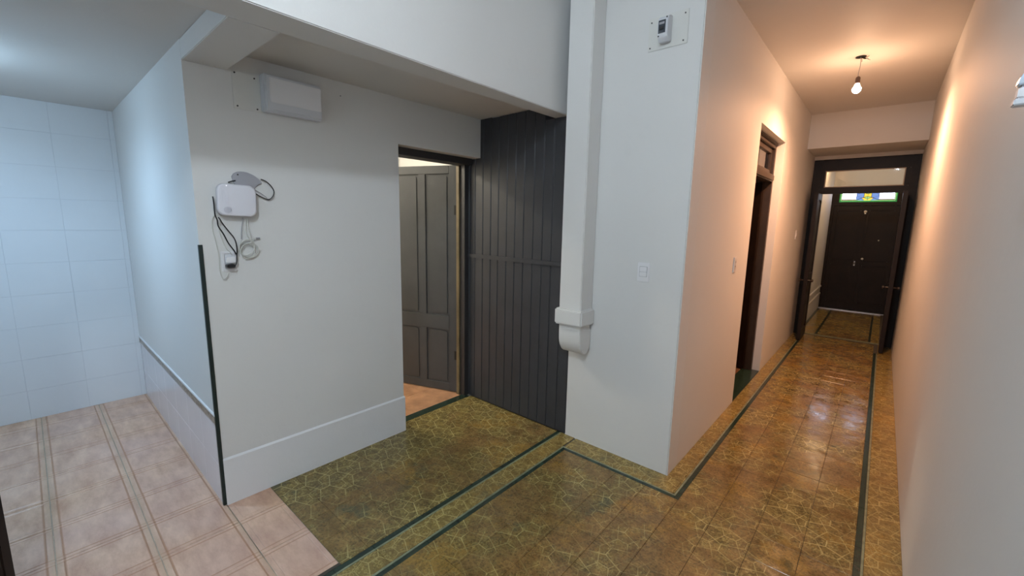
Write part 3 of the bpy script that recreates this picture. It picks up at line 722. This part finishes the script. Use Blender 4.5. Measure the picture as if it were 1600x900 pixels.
box('astragal', -.325, -.283, -.008, .012, .02, 1.938, WOOD, d4, .004)
box('threshold', -.80, .16, -.03, .05, .0, .014, ALU, d4, .003)
bm = bmesh.new(); add_lathe(bm, [(.022, 0), (.018, -.01), (.024, -.02), (.012, -.035), (.004, -.038)], (-.300, -.008, 1.83), 1, 16); add_box(bm, -.310, -.288, -.03, -.015, 1.79, 1.825)
obj('knocker', bm, basic('pale brass', (.8, .72, .6), .35, .6), d4, smooth=True)
bm = bmesh.new(); add_lathe(bm, [(.011, 0), (.011, -.006), (.004, -.008)], (-.062, .012, 1.325), 1, 14); obj('peephole', bm, METAL, d4)
bm = bmesh.new(); add_lathe(bm, [(.014, 0), (.010, -.018), (.020, -.028), (.018, -.045), (.004, -.05)], (-.250, .012, .985), 1, 16); obj('knob', bm, METAL, d4, smooth=True)
es = box('lock_plate', -.366, -.340, .004, .012, .845, .935, basic('tarnished plate', (.20, .17, .14), .45, .8), d4, .002)
bm = bmesh.new(); add_cyl(bm, (-.352, .004, .925), .010, -.012, 1, 12); add_cyl(bm, (-.352, .004, .865), .010, -.016, 1, 12); obj('lock_cylinder', bm, ALU, es)
# stained glass light over the front door
sg = empty('stained_glass'); sg.parent = d4; sg.location = (-.301, .02, 2.125); sg['label'] = 'stained glass fanlight with green border, white panes, blue and yellow centre'
hw, hh = .399, .12
def gp_(name, pts, mat, y0=.0, y1=.006):
    bm = bmesh.new(); add_prism(bm, pts, y0, y1, 1); obj(name, bm, mat, sg)
def rect(a, b, c, d): return [(a, c), (b, c), (b, d), (a, d)]
box('lead_back', -hw, hw, .006, .010, -hh, hh, BLACK, sg)
gp_('green_pane', rect(-hw, hw, -hh, -hh+.018), SG_G); gp_('pale_green_pane', rect(-hw+.02, hw-.02, -hh+.020, -hh+.034), SG_LG)
gp_('green_pane', rect(-hw, hw, hh-.018, hh), SG_G); gp_('pale_green_pane', rect(-hw+.02, hw-.02, hh-.034, hh-.020), SG_LG)
for s_ in (-1, 1):
    q = lambda a, b, c, d: rect(*sorted((s_*a, s_*b)), c, d)
    gp_('green_pane', q(hw, hw-.014, -hh+.020, hh-.020), SG_G); gp_('pale_green_pane', q(hw-.016, hw-.032, -hh+.036, hh-.036), SG_LG)
    gp_('plum_pane', q(.160, hw-.036, -hh+.036, -hh+.046), SG_R); gp_('plum_pane', q(.160, hw-.036, hh-.046, hh-.036), SG_R)
    for a in (.162, .232, .300):
        b = a + (.066 if a < .29 else .062)
        for c in range(2): gp_('white_pane', q(a, b, -hh+.050+c*.071, -hh+.118+c*.071), SG_W)
    for sz in (-1, 1):
        gp_('blue_pane', [(s_*.155, sz*0.083), (s_*.155, sz*0.014), (s_*.085, sz*0.048)], SG_B)
        gp_('blue_pane', [(s_*.150, sz*0.091), (s_*.080, sz*0.053), (s_*.045, sz*0.094)], SG_B)
        gp_('yellow_pane', [(s_*.002, sz*0.094), (s_*.040, sz*0.094), (s_*.078, sz*0.050), (s_*.050, sz*0.045), (s_*.002, sz*0.080)], SG_Y)
        gp_('white_pane', [(s_*.002, sz*0.076), (s_*.046, sz*0.042), (s_*.002, sz*0.021)], SG_LG)
    gp_('blue_pane', [(s_*.150, .012), (s_*.150, -.012), (s_*.085, -.044), (s_*.055, -.034), (s_*.055, .034), (s_*.085, .044)], SG_B)
    gp_('yellow_pane', [(s_*.002, .016), (s_*.048, .034), (s_*.048, -.034), (s_*.002, -.016)], SG_Y)

# ------------------------------------------------------------------ dark door leaf at the lower left, ceiling lamps out of view
dl = empty('dark_door', (-2.2, -.16, 0), math.radians(-124)); tag(dl, 'dark brown door edge standing open at the lower left corner', 'door')
box('leaf', 0, .75, -.02, .02, .01, 2.05, WOOD, dl, .004)
bm = bmesh.new(); add_lathe(bm, [(.012, 0), (.009, -.03), (.022, -.042), (.004, -.06)], (.06, -.02, 1.0), 1, 14); obj('knob', bm, BRASS, dl, smooth=True)
bulb('ceiling_bulb', (-.30, -.40, ZM), 2.98, 'cool white ceiling bulb above the hall', False, False)
bulb('ceiling_bulb', (-3.5, -.34, ZI), 2.25, 'cool white ceiling bulb in the left room', False, False)
